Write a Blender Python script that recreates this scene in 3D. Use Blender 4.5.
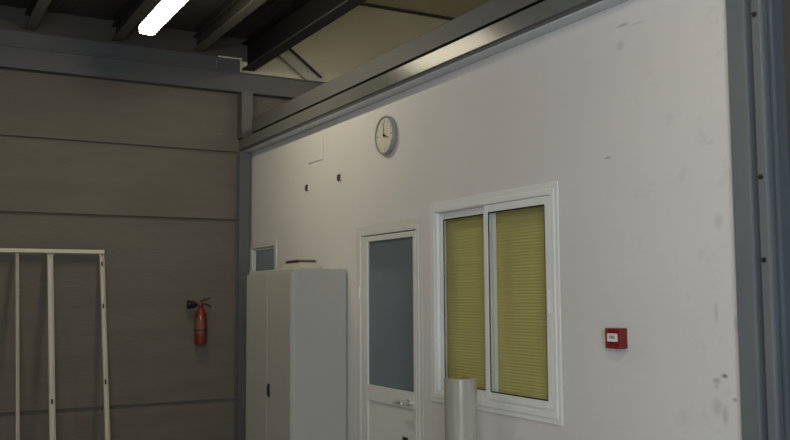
import bpy, bmesh, math
from mathutils import Vector, Matrix
from math import sin, cos, pi, radians

for o in list(bpy.data.objects):
    bpy.data.objects.remove(o)
SC = bpy.context.scene
COL = SC.collection

# ------------------------------------------------------------------ camera
YAW, PITCH, ROLL, FPX = 0.50631, 0.08296, -0.00625, 904.38
fw = Vector((sin(YAW) * cos(PITCH), cos(YAW) * cos(PITCH), sin(PITCH)))
r0 = Vector((cos(YAW), -sin(YAW), 0)); u0 = r0.cross(fw)
rt = r0 * cos(ROLL) + u0 * sin(ROLL); up = u0 * cos(ROLL) - r0 * sin(ROLL)
cd = bpy.data.cameras.new('camera'); cam = bpy.data.objects.new('camera', cd); COL.objects.link(cam)
M = Matrix((rt, up, -fw)).transposed().to_4x4(); M.translation = Vector((-3.0, -8.332, 1.6))
cam.matrix_world = M
cd.sensor_width = 36; cd.lens = FPX / 790 * 36; cd.clip_start = 0.05
SC.camera = cam

# ------------------------------------------------------------------ view, world, daylight
SC.view_settings.view_transform = 'Standard'; SC.view_settings.look = 'None'
SC.view_settings.gamma = 1; SC.view_settings.use_curve_mapping = False
SC.view_settings.exposure = 0.0
W = bpy.data.worlds.new('world'); SC.world = W; W.use_nodes = True
W.node_tree.nodes['Background'].inputs[0].default_value = (0.75, 0.88, 1.0, 1)
W.node_tree.nodes['Background'].inputs[1].default_value = 0.10

def area(name, loc, rot, sx, sy, power, color):
    l = bpy.data.lights.new(name, 'AREA'); l.shape = 'RECTANGLE'; l.size = sx; l.size_y = sy
    l.energy = power; l.color = color
    o = bpy.data.objects.new(name, l); COL.objects.link(o); o.location = loc
    o.rotation_euler = rot
    return o
# daylight entering through the open goods door at the near end of the hall
area('daylight_door', (-3.9, -10.4, 2.1), (radians(90), 0, radians(-52)), 2.6, 3.0, 222, (0.87, 0.93, 1.0))

# the camera's own small flash, just above the lens
fl = bpy.data.lights.new('camera_flash', 'POINT'); fl.energy = 42; fl.shadow_soft_size = 0.02; fl.color = (0.93, 0.96, 1.0)
flo = bpy.data.objects.new('camera_flash', fl); COL.objects.link(flo); flo.location = (-3.03, -8.33, 1.66)

# ------------------------------------------------------------------ materials
def mat(name, col, rough=0.6, metal=0.0, var=0.0, scale=3.0, bump=0.0, bscale=60.0, spec=0.5, stretch=None, coat=0.0, var_col=None):
    m = bpy.data.materials.new(name); m.use_nodes = True
    nt = m.node_tree; b = nt.nodes['Principled BSDF']
    b.inputs['Base Color'].default_value = (*col, 1); b.inputs['Roughness'].default_value = rough
    b.inputs['Metallic'].default_value = metal; b.inputs['Specular IOR Level'].default_value = spec
    b.inputs['Coat Weight'].default_value = coat
    tc = nt.nodes.new('ShaderNodeTexCoord'); mp = nt.nodes.new('ShaderNodeMapping')
    nt.links.new(tc.outputs['Object'], mp.inputs['Vector'])
    if stretch: mp.inputs['Scale'].default_value = stretch
    if var or var_col:
        n = nt.nodes.new('ShaderNodeTexNoise'); n.inputs['Scale'].default_value = scale
        n.inputs['Detail'].default_value = 6; n.inputs['Roughness'].default_value = 0.6
        nt.links.new(mp.outputs[0], n.inputs['Vector'])
        rp = nt.nodes.new('ShaderNodeValToRGB'); rp.color_ramp.elements[0].position = 0.3; rp.color_ramp.elements[1].position = 0.7
        c2 = var_col if var_col else tuple(c * (1 - var) for c in col)
        rp.color_ramp.elements[0].color = (*c2, 1); rp.color_ramp.elements[1].color = (*col, 1)
        nt.links.new(n.outputs['Fac'], rp.inputs[0]); nt.links.new(rp.outputs[0], b.inputs['Base Color'])
    if bump:
        n2 = nt.nodes.new('ShaderNodeTexNoise'); n2.inputs['Scale'].default_value = bscale; n2.inputs['Detail'].default_value = 4
        nt.links.new(mp.outputs[0], n2.inputs['Vector'])
        bp = nt.nodes.new('ShaderNodeBump'); bp.inputs['Strength'].default_value = bump; bp.inputs['Distance'].default_value = 0.01
        nt.links.new(n2.outputs['Fac'], bp.inputs['Height']); nt.links.new(bp.outputs[0], b.inputs['Normal'])
    return m

def emat(name, col, s):
    m = bpy.data.materials.new(name); m.use_nodes = True
    b = m.node_tree.nodes['Principled BSDF']; b.inputs['Base Color'].default_value = (.8, .8, .8, 1)
    b.inputs['Emission Color'].default_value = (*col, 1); b.inputs['Emission Strength'].default_value = s
    return m

def plaster():
    """white painted partition with its own scuff marks"""
    m = mat('white_paint', (0.612, 0.603, 0.586), 0.75, var=0.06, scale=0.9, bump=0.12, bscale=35)
    nt = m.node_tree; b = nt.nodes['Principled BSDF']
    src = b.inputs['Base Color'].links[0].from_socket
    geo = nt.nodes.new('ShaderNodeNewGeometry')
    # dirty band of smudges near the column end
    n = nt.nodes.new('ShaderNodeTexNoise'); n.inputs['Scale'].default_value = 7; n.inputs['Detail'].default_value = 7; n.inputs['Roughness'].default_value = 0.65
    nt.links.new(geo.outputs['Position'], n.inputs['Vector'])
    r = nt.nodes.new('ShaderNodeMapRange'); r.inputs[1].default_value = 0.57; r.inputs[2].default_value = 0.75
    nt.links.new(n.outputs['Fac'], r.inputs[0])
    sp = nt.nodes.new('ShaderNodeSeparateXYZ'); nt.links.new(geo.outputs['Position'], sp.inputs[0])
    my = nt.nodes.new('ShaderNodeMapRange'); my.inputs[1].default_value = -4.9; my.inputs[2].default_value = -5.7
    nt.links.new(sp.outputs[1], my.inputs[0])
    mul = nt.nodes.new('ShaderNodeMath'); mul.operation = 'MULTIPLY'; nt.links.new(r.outputs[0], mul.inputs[0]); nt.links.new(my.outputs[0], mul.inputs[1])
    mul2 = nt.nodes.new('ShaderNodeMath'); mul2.operation = 'MULTIPLY'; mul2.inputs[1].default_value = 0.22; nt.links.new(mul.outputs[0], mul2.inputs[0])
    last = mul2.outputs[0]
    # individual marks: (y, z, half length y, half height z, strength)
    marks = [(-5.045, 2.255, .022, .006, .5), (-5.661, 1.238, .018, .012, .40), (-5.704, 1.261, .014, .008, .85), (-5.66, 1.215, .012, .010, .25),
             (-5.752, 1.168, .010, .008, .55), (-5.174, 2.876, .035, .007, .45), (-5.15, 2.782, .025, .020, .25), (-5.27, 2.86, .04, .005, .25),
             (-5.66, 1.13, .025, .030, .25), (-5.671, 1.52, .010, .04, .25), (-5.70, 1.10, .015, .035, .3), (-5.771, 1.475, .008, .03, .3), (-3.05, 2.97, .02, .012, .2), (-5.70, 1.9, .02, .03, .2)]
    for y, z, ry, rz, s in marks:
        mp = nt.nodes.new('ShaderNodeVectorMath'); mp.operation = 'SUBTRACT'; mp.inputs[1].default_value = (0, y, z)
        nt.links.new(geo.outputs['Position'], mp.inputs[0])
        sc = nt.nodes.new('ShaderNodeVectorMath'); sc.operation = 'MULTIPLY'; sc.inputs[1].default_value = (0, 1 / ry, 1 / rz)
        nt.links.new(mp.outputs[0], sc.inputs[0])
        ln = nt.nodes.new('ShaderNodeVectorMath'); ln.operation = 'LENGTH'; nt.links.new(sc.outputs[0], ln.inputs[0])
        mr = nt.nodes.new('ShaderNodeMapRange'); mr.inputs[1].default_value = 1.5; mr.inputs[2].default_value = 0.5; mr.inputs[4].default_value = s
        nt.links.new(ln.outputs['Value'], mr.inputs[0])
        mx = nt.nodes.new('ShaderNodeMath'); mx.operation = 'MAXIMUM'; nt.links.new(last, mx.inputs[0]); nt.links.new(mr.outputs[0], mx.inputs[1]); last = mx.outputs[0]
    mix = nt.nodes.new('ShaderNodeMix'); mix.data_type = 'RGBA'
    nt.links.new(last, mix.inputs[0]); nt.links.new(src, mix.inputs[6]); mix.inputs[7].default_value = (0.13, 0.12, 0.115, 1)
    nt.links.new(mix.outputs[2], b.inputs['Base Color'])
    return m

def thin_glass(name, tint, refl=0.12):
    m = bpy.data.materials.new(name); m.use_nodes = True; nt = m.node_tree
    nt.nodes.remove(nt.nodes['Principled BSDF']); out = nt.nodes['Material Output']
    t = nt.nodes.new('ShaderNodeBsdfTransparent'); t.inputs[0].default_value = (*tint, 1)
    g = nt.nodes.new('ShaderNodeBsdfGlossy'); g.inputs['Roughness'].default_value = 0.05
    x = nt.nodes.new('ShaderNodeMixShader'); x.inputs[0].default_value = refl
    nt.links.new(t.outputs[0], x.inputs[1]); nt.links.new(g.outputs[0], x.inputs[2]); nt.links.new(x.outputs[0], out.inputs[0])
    return m

M_WHITE = plaster()
M_CONC = mat('concrete_panel', (0.142, 0.129, 0.106), 0.85, var=0.2, scale=1.8, bump=0.4, bscale=22, stretch=(.5, 1, 3.0))
M_TAN = mat('tan_sheet', (0.60, 0.54, 0.385), 0.7, var=0.12, scale=0.7)
M_EDGE = mat('black_edge_steel', (0.010, 0.010, 0.010), 0.8, spec=0.1)
M_EDGE2 = mat('edge_flange_steel', (0.030, 0.030, 0.027), 0.6)
M_BRACE = mat('pale_brace', (0.40, 0.38, 0.29), 0.5)
M_COLUMN = mat('corner_column_paint', (0.10, 0.108, 0.102), 0.4, var=0.15, scale=4)
M_STEEL = mat('grey_painted_steel', (0.085, 0.087, 0.092), 0.42, var=0.18, scale=4)
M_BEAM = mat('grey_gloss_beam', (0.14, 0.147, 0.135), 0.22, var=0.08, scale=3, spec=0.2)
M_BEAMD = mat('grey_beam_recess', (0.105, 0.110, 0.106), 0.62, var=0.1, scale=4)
M_LIP = mat('beam_bottom_lit', (0.60, 0.62, 0.66), 0.5)  # pale bluish underside: cool daylight put into the colour
M_DECK = mat('dark_deck_steel', (0.050, 0.047, 0.040), 0.6, var=0.25, scale=2)
M_JOIST = mat('olive_joist_lit', (0.10, 0.098, 0.078), 0.5, var=0.2, scale=3)  # lighter copy of the joist steel: lit bottom flange put into colour
M_JOISTD = mat('joist_web_shaded', (0.034, 0.033, 0.028), 0.6, var=0.2, scale=3)  # darker copy of the joist steel: shaded web put into colour
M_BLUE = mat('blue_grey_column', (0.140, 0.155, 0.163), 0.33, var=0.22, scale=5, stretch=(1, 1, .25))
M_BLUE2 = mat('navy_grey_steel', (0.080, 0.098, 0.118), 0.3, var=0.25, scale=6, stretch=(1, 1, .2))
M_SLIDE = mat('dark_grey_door', (0.055, 0.052, 0.050), 0.55, var=0.2)
M_DARK = mat('dark_parts_and_shade', (0.018, 0.018, 0.018), 0.6)  # also carries the shade in the rail gap and around the panes
M_FLOOR = mat('grey_concrete_floor', (0.22, 0.215, 0.20), 0.6, var=0.2, scale=1.2, bump=0.1)
M_ALU = mat('white_lacquered_aluminium', (0.72, 0.73, 0.71), 0.20, var=0.03, scale=3)
M_ALUC = mat('cream_white_lacquer', (0.61, 0.612, 0.565), 0.26, var=0.03, scale=3)
M_CAB = mat('grey_cabinet_enamel', (0.405, 0.402, 0.365), 0.40, var=0.05, scale=2)
M_BLK = mat('black_plastic', (0.012, 0.012, 0.012), 0.35)
M_FRAME = mat('cream_painted_metal', (0.56, 0.53, 0.43), 0.45, var=0.12, scale=6)
M_RED = mat('red_enamel', (0.17, 0.024, 0.014), 0.28, var=0.12, scale=9)
M_REDP = mat('red_plastic', (0.19, 0.012, 0.012), 0.30)
M_REDD = mat('dark_red_plastic', (0.12, 0.010, 0.010), 0.4)
M_LABEL = mat('label_white', (0.72, 0.70, 0.64), 0.6)
M_LABELR = mat('label_worn', (0.24, 0.08, 0.05), 0.6, var=0.5, scale=30)
M_INK = mat('label_ink', (0.03, 0.05, 0.045), 0.6)
M_CHROME = mat('chrome', (0.85, 0.85, 0.83), 0.32, metal=1.0)
M_BRASS = mat('dull_brass', (0.35, 0.27, 0.12), 0.35, metal=1.0)
M_BRASS2 = mat('dark_brown_hand', (0.07, 0.055, 0.03), 0.5)
M_TRAY = mat('beige_tray', (0.42, 0.40, 0.33), 0.5, var=0.1, scale=8)
M_TRAYD = mat('brown_tray_rim', (0.10, 0.078, 0.045), 0.5)
M_CLOCKF = mat('clock_face', (0.58, 0.57, 0.46), 0.45)
M_CLOCKR = mat('clock_rim', (0.26, 0.25, 0.25), 0.35)
M_CARD = mat('brown_cardboard', (0.20, 0.13, 0.075), 0.8)
M_HOUSE = mat('lamp_housing', (0.70, 0.72, 0.66), 0.4)
M_LAMP = emat('lamp_diffuser', (1.0, 0.89, 0.66), 44)
M_GLASS = thin_glass('window_glass', (0.93, 0.95, 0.93), 0.06)
M_GLASS2 = thin_glass('small_window_glass', (0.75, 0.85, 0.90), 0.10)
M_HALL = mat('office_wall', (0.20, 0.23, 0.25), 0.8)

M_DGLASS = mat('frosted_door_glass', (0.165, 0.205, 0.235), 0.22, var=0.12, scale=2.2, spec=0.6)
M_DGLASS.node_tree.nodes['Principled BSDF'].inputs['Transmission Weight'].default_value = 0.25

M_BGLASS = mat('blue_frosted_glass', (0.21, 0.27, 0.31), 0.3, var=0.25, scale=5)
def film_mat():
    m = mat('stretch_film', (0.46, 0.455, 0.385), 0.17, var=0.22, scale=6, stretch=(5, 5, .3), spec=1.0, coat=1.0)
    m.node_tree.nodes['Principled BSDF'].inputs['Transmission Weight'].default_value = 0.15
    return m
M_FILM = film_mat()

def blind_mat():
    m = mat('yellow_blind', (0.64, 0.54, 0.20), 0.8, var=0.10, scale=4, stretch=(1, 1, .4))
    return m
M_BLIND = blind_mat()

# ------------------------------------------------------------------ mesh helpers
class MB:
    def __init__(s): s.bm = bmesh.new(); s.mats = []
    def _mi(s, faces, m):
        if m is None: return
        if m not in s.mats: s.mats.append(m)
        i = s.mats.index(m)
        for f in faces: f.material_index = i
    def box(s, x0, x1, y0, y1, z0, z1, m=None, bev=0.0, seg=2):
        n0 = set(s.bm.faces)
        r = bmesh.ops.create_cube(s.bm, size=1)
        for v in r['verts']:
            v.co = Vector(((x0 + x1) / 2 + v.co.x * (x1 - x0), (y0 + y1) / 2 + v.co.y * (y1 - y0), (z0 + z1) / 2 + v.co.z * (z1 - z0)))
        if bev:
            es = list({e for v in r['verts'] for e in v.link_edges})
            bmesh.ops.bevel(s.bm, geom=es, offset=bev, segments=seg, profile=0.5, affect='EDGES')
        s._mi([f for f in s.bm.faces if f not in n0], m)
        return s
    def cyl(s, a, b, r, r2=None, n=20, m=None, caps=True):
        n0 = set(s.bm.faces)
        a = Vector(a); b = Vector(b); d = b - a
        q = Vector((0, 0, 1)).rotation_difference(d.normalized()).to_matrix().to_4x4(); q.translation = (a + b) / 2
        bmesh.ops.create_cone(s.bm, cap_ends=caps, segments=n, radius1=r, radius2=r if r2 is None else r2, depth=d.length, matrix=q)
        s._mi([f for f in s.bm.faces if f not in n0], m)
        return s
    def lathe(s, prof, c=(0, 0, 0), axis='Z', n=32, m=None):
        n0 = set(s.bm.faces); rings = []
        for r, h in prof:
            ring = []
            for i in range(n):
                t = 2 * pi * i / n
                if axis == 'Z': p = (c[0] + r * cos(t), c[1] + r * sin(t), c[2] + h)
                elif axis == 'X': p = (c[0] + h, c[1] + r * cos(t), c[2] + r * sin(t))
                else: p = (c[0] + r * cos(t), c[1] + h, c[2] + r * sin(t))
                ring.append(s.bm.verts.new(p))
            rings.append(ring)
        for A, B in zip(rings, rings[1:]):
            for i in range(n):
                s.bm.faces.new((A[i], A[(i + 1) % n], B[(i + 1) % n], B[i]))
        if prof[0][0] > 0: s.bm.faces.new(rings[0])
        if prof[-1][0] > 0: s.bm.faces.new(rings[-1])
        s._mi([f for f in s.bm.faces if f not in n0], m)
        return s
    def extrude(s, pts, axis, a, b, m=None):
        """closed outline pts (2D) swept along axis from a to b. axis 'Y': pts=(x,z); 'X': pts=(y,z); 'Z': pts=(x,y)"""
        n0 = set(s.bm.faces)
        def mk(p, t):
            if axis == 'Y': return (p[0], t, p[1])
            if axis == 'X': return (t, p[0], p[1])
            return (p[0], p[1], t)
        A = [s.bm.verts.new(mk(p, a)) for p in pts]; B = [s.bm.verts.new(mk(p, b)) for p in pts]
        k = len(pts)
        for i in range(k): s.bm.faces.new((A[i], A[(i + 1) % k], B[(i + 1) % k], B[i]))
        s.bm.faces.new(A); s.bm.faces.new(B)
        s._mi([f for f in s.bm.faces if f not in n0], m)
        return s
    def tube(s, pts, r, n=10, m=None):
        n0 = set(s.bm.faces); pts = [Vector(p) for p in pts]; rings = []; prev = None
        for i, p in enumerate(pts):
            d = (pts[min(i + 1, len(pts) - 1)] - pts[max(i - 1, 0)]).normalized()
            if prev is None: a = d.orthogonal().normalized()
            else: a = (prev - d * prev.dot(d)).normalized()
            prev = a; b = d.cross(a)
            rings.append([s.bm.verts.new(p + (a * cos(2 * pi * k / n) + b * sin(2 * pi * k / n)) * r) for k in range(n)])
        for A, B in zip(rings, rings[1:]):
            for k in range(n): s.bm.faces.new((A[k], A[(k + 1) % n], B[(k + 1) % n], B[k]))
        s.bm.faces.new(rings[0]); s.bm.faces.new(rings[-1])
        s._mi([f for f in s.bm.faces if f not in n0], m)
        return s
    def build(s, name, m=None, parent=None, smooth=False):
        bmesh.ops.recalc_face_normals(s.bm, faces=s.bm.faces[:])
        me = bpy.data.meshes.new(name)
        if smooth:
            for f in s.bm.faces: f.smooth = True
            for e in s.bm.edges:
                if len(e.link_faces) == 2 and e.calc_face_angle(0) > radians(35): e.smooth = False
        s.bm.to_mesh(me); s.bm.free()
        for mm in (s.mats or [m]): me.materials.append(mm)
        o = bpy.data.objects.new(name, me); COL.objects.link(o)
        if parent is not None:
            o.parent = parent
            base = Vector((0, 0, 0)); q = parent
            while q is not None: base += q.location; q = q.parent
            me.transform(Matrix.Translation(-base))      # parts are written in room coordinates
        return o

def struct(o): o['kind'] = 'structure'; return o
def empty(name, loc, label=None, cat=None, group=None, structure=False):
    o = bpy.data.objects.new(name, None); o.empty_display_size = .1; o.location = loc; COL.objects.link(o)
    if structure: o['kind'] = 'structure'
    if label: o['label'] = label; o['category'] = cat
    if group: o['group'] = group
    return o
def tag(o, label, cat, group=None):
    o['label'] = label; o['category'] = cat
    if group: o['group'] = group
    return o

# ================================================================== THE BUILDING
struct(MB().box(-7, 5, -15, .2, -.12, 0).build('floor', M_FLOOR))

# concrete back wall: panels with open joints (the joints are real gaps over a dark core)
bw = MB()
bw.box(-7, 5, .03, .20, 0, 3.758, M_CONC)
g = .014
for z0, z1 in ((0, .62), (.62, 2.32), (2.32, 2.978), (2.978, 3.758)):
    bw.box(-7, 5, 0, .029, z0 + (g if z0 else 0), z1 - (g if z1 < 3.7 else 0), M_CONC, bev=.004, seg=1)
struct(bw.build('wall_back', M_CONC))
# tan sheet cladding of the back wall above the cross beam, seen past the deck
struct(MB().box(-7, 5, .02, .2, 3.759, 4.69).build('wall_back_upper', M_TAN))
struct(MB().box(-7, .03, -.012, .019, 3.896, 4.20).build('trim_40', M_DECK))  # dark panel added: shade below the deck put into its colour
struct(MB().box(.16, 5, -8.5, .2, 4.69, 4.78).build('ceiling', M_TAN))
struct(MB().box(-7.2, -7, -15, .2, 0, 4.78).build('wall_left', M_CONC))
struct(MB().box(5, 5.15, -8.5, .2, 0, 4.78).build('wall_far_right', M_TAN))
# dark joint strip between upper wall and ceiling
struct(MB().box(.3, 5, -.0, .02, 4.66, 4.69).build('trim_1', M_JOISTD))

# white partition with its openings
YE = -5.80
def wall_cells(ys, zs, holes):
    b = MB()
    for i in range(len(ys) - 1):
        for j in range(len(zs) - 1):
            yc = (ys[i] + ys[i + 1]) / 2; zc = (zs[j] + zs[j + 1]) / 2
            if any(a < yc < c and e < zc < f for a, c, e, f in holes): continue
            b.box(0, .10, ys[i], ys[i + 1], zs[j], zs[j + 1])
    bmesh.ops.remove_doubles(b.bm, verts=b.bm.verts[:], dist=1e-5)
    cnt = {}
    for f in b.bm.faces:
        k = tuple(sorted(v.index for v in f.verts)); cnt.setdefault(k, []).append(f)
    return b
H_WIN = (-4.630, -3.430, .975, 2.145)
H_DOOR = (-3.250, -2.375, 0.0, 2.065)
H_SM = (-.700, -.080, 1.05, 2.065)
ys = sorted({YE, 0.0, *[v for h in (H_WIN, H_DOOR, H_SM) for v in h[:2]]})
zs = sorted({0.0, 2.985, *[v for h in (H_WIN, H_DOOR, H_SM) for v in h[2:]]})
wr = wall_cells(ys, zs, (H_WIN, H_DOOR, H_SM))
struct(wr.build('wall_right', M_WHITE))
# plain inner wall of the office behind the partition (seen through glass)
struct(MB().box(1.6, 1.7, -5.8, 0, 0, 2.7).build('wall_office', M_HALL))
struct(MB().box(.10, 1.7, -5.8, 0, 2.7, 2.78).build('ceiling_office', M_HALL))

# steel on top of the partition: lower glossy cold-formed rail and recessed upper rail
prof = [(-.001, 2.986), (-.088, 2.986), (-.094, 2.990), (-.098, 3.006), (-.108, 3.014), (-.108, 3.108), (-.102, 3.114), (-.001, 3.114)]
lo = MB().extrude(prof, 'Y', -5.80, .0, M_BEAM)
for f in lo.bm.faces:
    c = f.calc_center_median()
    if c.z < 2.988: lo._mi([f], M_LIP)
    elif c.z < 3.011 and c.x < -.05: lo._mi([f], M_STEEL)  # slope darker: shade of the downward face put into the colour
struct(lo.build('trim_2', M_BEAM))
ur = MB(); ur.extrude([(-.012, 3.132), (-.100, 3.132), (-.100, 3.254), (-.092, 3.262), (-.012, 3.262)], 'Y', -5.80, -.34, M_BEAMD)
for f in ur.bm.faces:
    if f.calc_center_median().z < 3.134: ur._mi([f], M_DARK)  # underside darkened: shade of the gap between rails put into its colour
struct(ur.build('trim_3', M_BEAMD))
struct(MB().box(.0, .10, -5.80, -.10, 2.9851, 3.23).build('trim_4', M_BEAMD))

# corner column (H section standing on the back wall)
cc = MB()
cc.box(-.134, -.026, -.100, -.088, 0, 2.985); cc.box(-.086, -.074, -.088, -.010, 0, 2.985); cc.box(-.134, -.026, -.010, -.0005, 0, 2.985)
cc.box(-.128, -.018, -.135, -.120, 3.115, 3.562); cc.box(-.128, -.018, -.12, -.0005, 3.115, 3.562)
struct(cc.build('trim_5', M_COLUMN))

# beam across the back wall, running on past the corner, with a recessed strip above
bb = MB()
bb.box(-7, 5, -.100, -.0005, 3.563, 3.577, bev=.002, seg=1); bb.box(-7, 5, -.088, -.0005, 3.577, 3.744); bb.box(-7, 5, -.100, -.0005, 3.744, 3.760, bev=.002, seg=1)
struct(bb.build('trim_6', M_STEEL))
struct(MB().box(-7, -.36, -.06, .02, 3.761, 3.895).build('trim_7', M_STEEL))

# mezzanine deck overhead: ribbed dark sheet on steel joists
dk = MB()
dk.box(-7, .16, -14, -.013, 4.12, 4.20, M_DECK)
x = -6.95
while x < .1:
    dk.extrude([(x, 4.119), (x + .01, 4.116), (x + .11, 4.116), (x + .12, 4.119)], 'Y', -14, -.013, M_DECK); x += .25
struct(dk.build('ceiling_deck', M_DECK))
k = 8
for xc in (-6.52, -5.77, -5.02, -4.27, -3.52, -2.77, -2.03, -1.29, -.535):
    j = MB()
    j.box(xc - .045, xc + .045, -14, -.02, 3.93, 3.942, M_JOIST); j.box(xc - .006, xc + .006, -14, -.02, 3.942, 4.058, M_JOISTD); j.box(xc - .045, xc + .045, -14, -.02, 4.058, 4.069, M_JOISTD)
    j.bm.normal_update()
    struct(j.build('trim_%d' % k, M_JOIST)); k += 1
# deep edge joist of the deck above the partition
e = MB()
e.box(-.09, .03, -14, -.02, 3.800, 3.815, M_EDGE2); e.box(-.036, -.024, -14, -.02, 3.815, 4.052, M_EDGE); e.box(-.09, .03, -14, -.02, 4.052, 4.068, M_EDGE)
struct(e.build('trim_%d' % k, M_JOIST)); k += 1
# diagonal brace on the upper wall; shadow along its edge is a dark strip
dx, dz = .341, -.259; L = math.hypot(dx, dz); nx, nz = dz / L, -dx / L
A = Vector((.389 - dx * .9, 4.067 - dz * .9)); B = Vector((.73 + dx * .03, 3.808 - .0))
off = Vector((nx, nz)) * .115
def quadbar(a, b, o, y0, y1, m, mb):
    mb.extrude([tuple(a), tuple(b), tuple(b + o), tuple(a + o)], 'Y', y0, y1, m)
br = MB(); quadbar(A, B, off, -.03, .015, M_BRACE, br); quadbar(A - off * .1, B - off * .1, off * .1, -.07, .015, M_JOISTD, br)
struct(br.build('trim_%d' % k)); k += 1
# pale angle between deck and beam by the corner: lit edge put into colour
pa = MB(); pa.box(-.335, -.10, -.05, -.014, 3.895, 3.908, M_FRAME); pa.box(-.113, -.100, -.05, -.014, 3.762, 3.895, M_FRAME); pa.box(-.335, -.114, -.03, -.014, 3.762, 3.894, M_STEEL)
struct(pa.build('trim_%d' % k)); k += 1

# right hand steel: column, groove, guide rail, dark panel beyond
rc = MB()
rc.box(-.030, .16, -5.880, -5.791, 0, 4.05, M_BLUE, bev=.004)
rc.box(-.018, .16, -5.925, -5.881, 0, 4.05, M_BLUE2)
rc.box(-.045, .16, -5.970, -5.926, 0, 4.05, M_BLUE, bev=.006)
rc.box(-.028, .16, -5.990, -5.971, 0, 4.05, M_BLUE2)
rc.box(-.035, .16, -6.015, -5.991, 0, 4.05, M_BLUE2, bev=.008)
oc = struct(rc.build('trim_%d' % k)); oc.location.y = -.012; k += 1
dp = MB()
dp.box(.03, .10, -8.2, -6.016, 0, 4.0, M_SLIDE)
yy = -6.10
while yy > -8.1:
    dp.box(.018, .03, yy - .05, yy, 0, 4.0, M_SLIDE, bev=.004); yy -= .16
od = struct(dp.build('wall_sliding_door', M_SLIDE)); od.location.y = -.012
def bolt(y, z, x=-.0455, r=.010):
    o = MB().lathe([(r, 0), (r, -.006), (r * .55, -.006), (r * .55, -.014), (r * .5, -.016)], (x, y, z), 'X', 12).build('bolt', M_DARK, None, True)
    return o

# ================================================================== WINDOWS AND DOOR (in the partition)
def ring(mb, x0, x1, y0, y1, z0, z1, w, m=None, bev=.004, bottom=True, wt=None, wb=None):
    wt = wt or w; wb = wb or w
    mb.box(x0, x1, y0, y0 + w, z0, z1, m, bev)
    mb.box(x0, x1, y1 - w, y1, z0, z1, m, bev)
    mb.box(x0, x1, y0 + w + .0002, y1 - w - .0002, z1 - wt, z1, m, bev)
    if bottom: mb.box(x0, x1, y0 + w + .0002, y1 - w - .0002, z0, z0 + wb, m, bev)
    return mb
# window_1
w1 = empty('window_1', (0, -4.03, .934), structure=True)
f = MB()
ring(f, -.007, -.001, -4.670, -3.391, .934, 2.185, .058, bev=.002)           # flat cover trim
ring(f, -.012, -.0072, -4.640, -3.420, .962, 2.150, .030, bev=.0015)
ring(f, .0, .059, -4.629, -3.431, .976, 2.144, .030)                # track box in the opening
f.build('window_frame', M_ALU, w1)
def sash(x0, x1, y0, y1, z0, z1, w, name='sash'):
    s = ring(MB(), x0, x1, y0, y1, z0, z1, w, bev=.003).build(name, M_ALU, w1)
    ring(MB(), (x0 + x1) / 2 - .0095, (x0 + x1) / 2 - .0035, y0 + w + .0005, y1 - w - .0005, z0 + w + .0005, z1 - w - .0005, .007, bev=.001).build('reveal_shade', M_DARK, s)  # dark ring added round the pane, imitating the shaded reveal
    MB().box((x0 + x1) / 2 - .003, (x0 + x1) / 2 + .003, y0 + w + .001, y1 - w - .001, z0 + w + .001, z1 - w - .001).build('pane', M_GLASS, s)
    MB().box(x0 - .006, x0 - .0005, (y0 + .012), (y0 + .028), 1.50, 1.62, bev=.002).build('sash_catch', M_ALU, s)
sash(-.006, .018, -4.600, -3.992, 1.004, 2.116, .042)
sash(.020, .044, -4.052, -3.462, 1.004, 2.116, .042)
# blinds hang behind each glass
def blind(y0, y1, label):
    b = empty('window_blind', (.078, (y0 + y1) / 2, 1.0), label, 'blind')
    m = MB(); n = 60; z0, z1 = 1.03, 2.10; pts_f = []; pts_b = []
    for i in range(n):
        a = z0 + (z1 - z0) * i / n; c = z0 + (z1 - z0) * (i + 1) / n; h = (a + c) / 2
        pts_f += [(.076, a), (.0740, h)]; pts_b += [(.080, a), (.078, h)]
    pts_f.append((.076, z1)); pts_b.append((.080, z1))
    m.extrude(pts_f + pts_b[::-1], 'Y', y0, y1)
    m.build('fabric', M_BLIND, b)
    MB().box(.060, .090, y0, y1, 2.101, 2.113, bev=.003).build('head_rail', M_ALU, b)
    MB().box(.070, .086, y0, y1, 1.006, 1.029, bev=.003).build('bottom_rail', M_BLIND, b)
blind(-4.598, -4.030, 'yellow pleated blind behind the right-hand pane of the sliding window')
blind(-4.026, -3.464, 'yellow pleated blind behind the left-hand pane, partly hidden by the film roll')

# window_2 : the small window by the corner, partly behind the cabinet
w2 = empty('window_2', (0, -.4, 1.02), structure=True)
f = MB(); ring(f, -.006, -.001, -.738, -.010, 1.01, 2.106, .055, bev=.002); ring(f, 0, .095, -.699, -.081, 1.051, 2.064, .016, bev=.002)
f.build('window_frame', M_ALUC, w2)
s = ring(MB(), .006, .03, -.682, -.135, 1.068, 2.046, .018, bev=.003).build('sash', M_ALUC, w2)
MB().box(.014, .020, -.663, -.154, 1.087, 2.027).build('pane', M_BGLASS, s)
MB().box(.034, .040, -.134, -.098, 1.078, 2.036).build('pane', M_GLASS2, w2)

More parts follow.
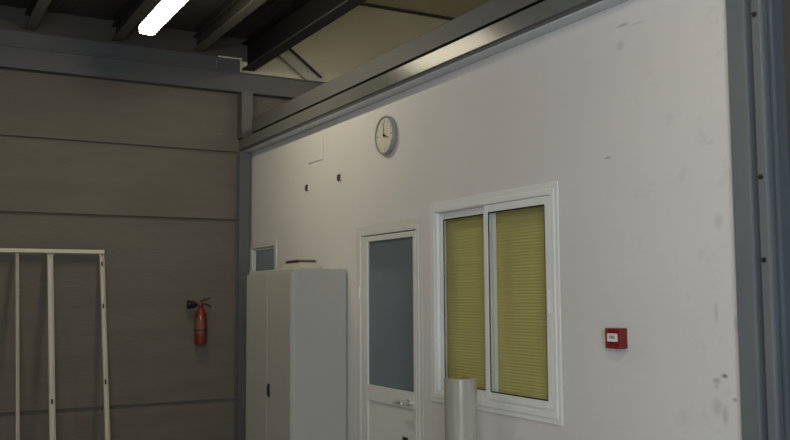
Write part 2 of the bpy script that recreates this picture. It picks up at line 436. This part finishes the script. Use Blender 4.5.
# door_1
d1 = empty('door_1', (0, -2.81, 0), structure=True)
f = MB()
for y0, y1 in ((-3.288, -3.228), (-2.398, -2.338)): f.box(-.006, -.001, y0, y1, 0, 2.105, bev=.002)
f.box(-.006, -.001, -3.2278, -2.3982, 2.045, 2.105, bev=.004)
for y0, y1 in ((-3.249, -3.215), (-2.412, -2.376)): f.box(-.011, .095, y0, y1, 0, 2.064, bev=.006)
f.box(-.011, .095, -3.2148, -2.4122, 2.030, 2.064, bev=.006)
f.build('door_frame', M_ALUC, d1)
lf = MB(); Y0, Y1 = -3.208, -2.420
GY0, GY1 = -3.170, -2.517
lf.box(-.008, .035, Y0, GY0, .02, 2.024, bev=.005); lf.box(-.008, .035, GY1, Y1, .02, 2.024, bev=.005)
lf.box(-.008, .035, GY0 + .0002, GY1 - .0002, 1.985, 2.024, bev=.004)
lf.box(-.008, .035, GY0 + .0002, GY1 - .0002, .855, .967, bev=.005)
lf.box(-.008, .035, GY0 + .0002, GY1 - .0002, .02, .13, bev=.005)
leaf = lf.build('leaf', M_ALUC, d1)
p = MB().box(.004, .02, GY0 + .001, GY1 - .001, .131, .854).build('lower_panel', M_ALUC, d1)
MB().box(.006, .014, GY0 + .001, GY1 - .001, .968, 1.984).build('pane', M_DGLASS, d1)
h = MB()
h.lathe([(.024, 0), (.024, -.008), (.014, -.012), (.011, -.05), (.010, -.055)], (-.009, -3.105, .895), 'X', 18)
h.tube([(-.058, -3.105, .895), (-.062, -3.07, .896), (-.060, -3.03, .893), (-.058, -3.00, .890)], .0115, 12)
h.lathe([(.012, 0), (.012, -.02), (.008, -.024)], (-.009, -3.155, .893), 'X', 14)
h.build('door_handle', M_CHROME, d1, True)
MB().box(-.018, -.009, -3.095, -3.035, .620, .668, bev=.003).build('lock', M_BLK, d1)
for z in (1.62, .45): MB().cyl((-.016, -2.414, z - .045), (-.016, -2.414, z + .045), .0085, n=12).build('hinge', M_ALU, d1, True)

# ================================================================== THINGS
# --- ceiling lamps
def make_lamp(loc, label, cat='ceiling light', group='fluorescent lights under the deck'):
    t = empty('fluorescent_light', loc, label, cat, group)
    x, y, z = loc
    hs = MB()
    hs.extrude([(x - .062, z + .030), (x - .050, z + .062), (x + .050, z + .062), (x + .062, z + .030)], 'Y', y - .62, y + .62)
    hs.build('housing', M_HOUSE, t)
    df = MB(); df.extrude([(x - .058, z + .0295), (x - .066, z + .005), (x - .056, z - .022), (x - .03, z - .034), (x + .03, z - .034), (x + .056, z - .022), (x + .066, z + .005), (x + .058, z + .0295)], 'Y', y - .605, y + .605)
    df.build('diffuser', M_LAMP, t)
    for s in (-1, 1):
        MB().box(x - .064, x + .064, y + s * .6055, y + s * .622, z - .030, z + .0295, bev=.006).build('end_cap', M_HOUSE, t)
        MB().cyl((x, y + s * .4, z + .0625), (x, y + s * .4, 4.072), .006, n=8).build('hanger_rod', M_JOISTD, t)
    return t
lamp = make_lamp((-1.325, -1.935, 3.680), 'glowing white fluorescent strip light at the top left, under the dark deck')
def copy_tree(o, parent=None):
    c = o.copy(); COL.objects.link(c)
    if parent is not None: c.parent = parent
    for ch in [q for q in bpy.data.objects if q.parent == o]: copy_tree(ch, c)
    return c
for loc, lb in (((-2.0, -6.9, 3.685), 'fluorescent strip light nearer the camera, added to balance the wall brightness, above the top edge of the view'),  # added lamp, brightens the middle of the partition
                ((-5.2, -4.6, 3.685), 'fluorescent strip light over the left side of the hall, outside the view')):
    c = copy_tree(lamp); c.location = loc; c['label'] = lb
# unseen lamps added above the office to brighten the upper back wall
c = copy_tree(lamp); c.location = (1.6, -3.3, 4.30); c['label'] = 'unseen fluorescent strip light added to light the space beyond the white partition, outside the view'
c['group'] = 'added fluorescent lights beyond the partition'
c = copy_tree(lamp); c.location = (3.6, -4.0, 4.30); c['label'] = 'second unseen fluorescent strip light, added to light the space beyond the white partition, farther right, outside the view'
c['group'] = 'added fluorescent lights beyond the partition'

# --- metal cabinet
CX0, CY0, CY1, CZ = -.461, -2.182, -1.236, 1.800
t = empty('metal_cabinet', (-.24, -1.709, 0), 'tall grey two-door metal cabinet standing against the white wall by the corner', 'cabinet')
b = MB(); b.box(CX0 + .020, -.012, CY0, CY1, .04, CZ, bev=.006); b.box(CX0 + .05, -.03, CY0 + .03, CY1 - .03, 0, .0395)
b.build('body', M_CAB, t)
for i, (a, c_) in enumerate(((CY0 + .004, -1.7125), (-1.7055, CY1 - .004))):
    dd = MB().box(CX0, CX0 + .0195, a, c_, .075, CZ - .028, bev=.0015).build('door', M_CAB, t)
    if i == 0:
        hb = MB().box(CX0 - .004, CX0 - .0003, -1.772, -1.722, .832, .934, bev=.0015)
        hb.build('handle', M_BLK, dd)
        MB().box(CX0 - .016, CX0 - .0045, -1.757, -1.740, .85, .915, bev=.003).build('handle_grip', M_BLK, dd)
# --- tray on the cabinet
t = empty('upturned_tray', (-.22, -1.74, CZ), 'low beige upturned tray with sloping sides lying on top of the grey cabinet', 'tray')
m = MB(); bm_ = m.bm
def loop(x0, x1, y0, y1, z): return [bm_.verts.new(p) for p in ((x0, y0, z), (x1, y0, z), (x1, y1, z), (x0, y1, z))]
ls = [loop(-.29, -.10, -1.965, -1.50, CZ + .001), loop(-.29, -.10, -1.965, -1.50, CZ + .012), loop(-.265, -.125, -1.875, -1.60, CZ + .058), ]
for P_, Q_ in zip(ls, ls[1:]):
    for i in range(4): bm_.faces.new((P_[i], P_[(i + 1) % 4], Q_[(i + 1) % 4], Q_[i]))
bm_.faces.new(ls[0]); bm_.faces.new(ls[-1])
m.build('body', M_TRAY, t)
ring(MB(), -.267, -.123, -1.88, -1.595, CZ + .0585, CZ + .070, .02, bev=.002).build('rim', M_TRAYD, t)

# --- clock
cy_, cz_ = -2.830, 2.715
t = empty('wall_clock', (0, cy_, cz_), 'round wall clock with pale face and grey rim high on the white wall', 'clock')
MB().lathe([(.132, -.001), (.138, -.010), (.138, -.028), (.132, -.037), (.125, -.037), (.121, -.032), (.121, -.026), (.02, -.026)], (0, cy_, cz_), 'X', 48).build('rim', M_CLOCKR, t, True)
MB().lathe([(.1205, -.0265), (.1205, -.029)], (0, cy_, cz_), 'X', 48).build('dial', M_CLOCKF, t)
for i in range(12):
    a = i * pi / 6; r1 = .108; r2 = .094 if i % 3 else .086; w = .003 if i % 3 else .005
    # clock as seen from the room (looking +X): clockwise runs towards -Y
    pts = []
    for rr, s in ((r1, 1), (r1, -1), (r2, -1), (r2, 1)):
        pts.append((cy_ - (rr * sin(a) + s * w * cos(a)), cz_ + rr * cos(a) - s * w * sin(a)))
    MB().extrude(pts, 'X', -.0308, -.0292).build('hour_mark', M_CLOCKR, t)
def hand(ang, ln, w, x, name):
    a = radians(ang); pts = []
    for rr, s in ((ln, .5), (ln, -.5), (-.02, -1), (-.02, 1)):
        pts.append((cy_ - (rr * sin(a) + s * w * cos(a)), cz_ + rr * cos(a) - s * w * sin(a)))
    MB().extrude(pts, 'X', x - .0015, x).build(name, M_BRASS2, t)
hand(112, .068, .006, -.0312, 'hour_hand'); hand(352, .09, .004, -.0330, 'minute_hand')
MB().lathe([(.010, -.0347), (.010, -.038), (.006, -.040)], (0, cy_, cz_), 'X', 16).build('hub', M_BLK, t)

# --- little wall hooks
def hook(y, z, label, kind):
    t = empty('wall_hook', (0, y, z), label, 'hook', 'small hooks on the white wall')
    MB().box(-.006, -.0005, y - .014, y + .014, z - .026, z + .026, bev=.003).build('backplate', M_CAB if kind else M_ALUC, t)
    MB().tube([(-.0061, y, z + .016), (-.018, y, z + .012), (-.022, y, z - .004), (-.020, y, z - .022), (-.014, y, z - .026)], .009, 10).build('prong', M_DARK, t, True)
hook(-1.435, 2.500, 'small dark hook on the white wall, the left and lower of two, nearer the corner', 0)
hook(-2.055, 2.512, 'small dark hook on the white wall, the right of two, nearer the clock', 1)
# --- blank cover plate
o = MB().box(-.007, -.0005, -1.735, -1.45, 2.695, 2.88, bev=.003).build('cover_plate', M_WHITE)
tag(o, 'square white blank cover plate on the wall above the two hooks', 'cover plate')

# --- fire alarm call point
y0, y1, z0, z1, xf = -5.148, -5.052, 1.345, 1.440, -.052
t = empty('fire_alarm_call_point', (0, -5.10, z0), 'small red fire alarm call point box with white label on the white wall', 'fire alarm')
MB().box(xf + .012, -.0005, y0, y1, z0, z1, M_REDD, bev=.004).build('back_box', M_REDD, t)
ring(MB(), xf, xf + .0118, y0, y1, z0, z1, .014, bev=.003).build('front_cover', M_REDP, t)
MB().box(xf + .006, xf + .0115, y0 + .0145, y1 - .0145, z0 + .0145, z1 - .0145).build('push_panel', M_REDP, t)
MB().box(xf - .0005, xf + .0055, y0 + .0150, y1 - .0150, 1.378, 1.415).build('label_plate', M_LABEL, t)
def text(s, name, size, loc, parent, m):
    cu = bpy.data.curves.new(name, 'FONT'); cu.body = s; cu.size = size; cu.extrude = .0006; cu.align_x = 'CENTER'; cu.align_y = 'CENTER'
    tmp = bpy.data.objects.new(name, cu); COL.objects.link(tmp)
    dg = bpy.context.evaluated_depsgraph_get(); me = bpy.data.meshes.new_from_object(tmp.evaluated_get(dg))
    bpy.data.objects.remove(tmp)
    # text X axis -> -Y (reads left to right seen from the room), text Y -> +Z, normal -> -X
    me.transform(Matrix(((0, 0, -1, loc[0]), (-1, 0, 0, loc[1]), (0, 1, 0, loc[2]), (0, 0, 0, 1))))
    me.materials.clear(); me.materials.append(m)
    o = bpy.data.objects.new(name, me); COL.objects.link(o); o.parent = parent; me.transform(Matrix.Translation(-parent.location))
    return o
text('FIRE', 'lettering', .023, (xf - .0012, -5.10, 1.397), t, M_INK)

# --- stretch film roll
rx, ry, rr_, zt = -.30, -4.18, .090, 1.165
t = empty('stretch_film_roll', (rx, ry, 0), 'tall translucent roll of plastic film standing upright under the window', 'film roll')
pf = [(.040, 0), (rr_ - .003, 0), (rr_, .004)]
import random
random.seed(4)
z = .03
while z < zt - .03:
    pf.append((rr_ - random.random() * .0012, z)); z += .035
pf += [(rr_, zt - .016), (rr_ - .003, zt - .012), (.040, zt - .012)]
fm = MB().lathe(pf, (rx, ry, 0), 'Z', 48).build('film', M_FILM, t, True)
MB().lathe([(.0385, .004), (.0385, zt - .010), (.032, zt - .010), (.032, .004), (.0385, .004)], (rx, ry, 0), 'Z', 32).build('cardboard_core', M_CARD, t, True)

# --- leaning metal frame
t = empty('metal_framework', (-2.0, -.55, 0), 'cream painted open metal frame with thin uprights leaning on the concrete back wall', 'metal frame')
ytop, ybot, ztop = -.045, -.55, 2.005
ang = math.atan2(ybot - ytop, ztop)
def lean(mb):
    # parts are written upright at y 0..-.04 and then tipped about the foot
    R_ = Matrix.Translation((0, ybot, 0)) @ Matrix.Rotation(-math.atan2(ytop - ybot, ztop), 4, 'X')
    bmesh.ops.transform(mb.bm, matrix=R_, verts=mb.bm.verts[:]); return mb
LH = math.hypot(ytop - ybot, ztop)
def upright(xa, xb, holes=()):
    mb = MB(); w = xb - xa
    mb.box(xa, xb, -.006, 0, 0, LH - .0355, M_FRAME)
    mb.box(xa, xa + .006, -.045, -.0062, 0, LH - .0355, M_FRAME); mb.box(xb - .006, xb, -.030, -.0062, 0, LH - .0355, M_FRAME)
    for hz in holes: mb.box(xa + w * .40, xa + w * .74, -.009, -.0062, hz - .020, hz + .020, M_DARK)
    return lean(mb).build('upright', M_FRAME, t)
upright(-1.412, -1.372, (LH - .12, LH - .50, .98 * LH - 1.12))
upright(-1.848, -1.800, (LH - 1.30,))
upright(-2.100, -2.074)
upright(-2.78, -2.735)
lean(MB().box(-2.78, -1.372, -.045, 0, LH - .035, LH, bev=.003)).build('top_rail', M_FRAME, t)
lean(MB().box(-2.734, -2.1005, -.012, 0, .06, .095)).build('bottom_rail', M_FRAME, t)

# --- fire extinguisher
ex, ey = -.492, -.095; zb = 1.155
t = empty('fire_extinguisher', (ex, 0, zb), 'red fire extinguisher with black horn hanging on the concrete back wall', 'fire extinguisher')
MB().lathe([(.045, 0), (.060, .006), (.064, .02), (.064, .30), (.060, .335), (.045, .362), (.026, .378), (.022, .392)], (ex, ey, zb), 'Z', 32).build('cylinder', M_RED, t, True)
lb = MB(); n = 14
fr = []; 
for i in range(n + 1):
    a = radians(-168 + i * (100 / n)); fr.append((ex + .0655 * cos(a), ey + .0655 * sin(a)))
bk = [(ex + (x_ - ex) * .985, ey + (y_ - ey) * .985) for x_, y_ in fr]
lb.extrude(fr + bk[::-1], 'Z', zb + .12, zb + .27).build('label_sticker', M_LABELR, t)
v = MB(); v.lathe([(.020, .393), (.024, .40), (.024, .43), (.016, .445), (.012, .455)], (ex, ey, zb), 'Z', 20)
v.box(ex - .035, ex + .012, ey - .016, ey + .016, zb + .41, zb + .44, bev=.005)
v.build('valve', M_REDD, t, True)
MB().tube([(ex - .01, ey, zb + .456), (ex + .03, ey - .005, zb + .475), (ex + .07, ey - .008, zb + .488), (ex + .10, ey - .01, zb + .492)], .0075, 8).build('lever', M_DARK, t, True)
MB().tube([(ex + .013, ey, zb + .43), (ex + .05, ey - .005, zb + .432), (ex + .085, ey - .006, zb + .415), (ex + .11, ey - .006, zb + .392)], .0075, 8).build('carry_handle', M_DARK, t, True)
MB().lathe([(.014, -.036), (.018, -.05), (.034, -.065), (.040, -.085), (.044, -.135), (.044, -.145), (.038, -.145)], (ex, ey - .005, zb + .425), 'X', 24).build('discharge_horn', M_BLK, t, True)
bk_ = MB(); bk_.box(ex - .02, ex + .02, ey + .0645, -.0005, zb + .10, zb + .36, bev=.003); bk_.lathe([(.0650, .145), (.0672, .145), (.0672, .163), (.0650, .163), (.0650, .145)], (ex, ey, zb), 'Z', 32)
bk_.build('wall_bracket', M_DARK, t)
t.scale = (.87, .87, .87)

# --- bolts on the right hand steel
for y, z, lb_ in ((-5.957, 2.702, 'dark bolt head near the top of the blue grey guide rail'), (-5.957, 2.052, 'dark bolt head midway down the blue grey guide rail, above the lowest one'), (-5.957, 1.728, 'dark bolt head on the blue grey guide rail, the lowest of three')):
    tag(bolt(y, z), lb_, 'bolt', 'bolts on the guide rail')
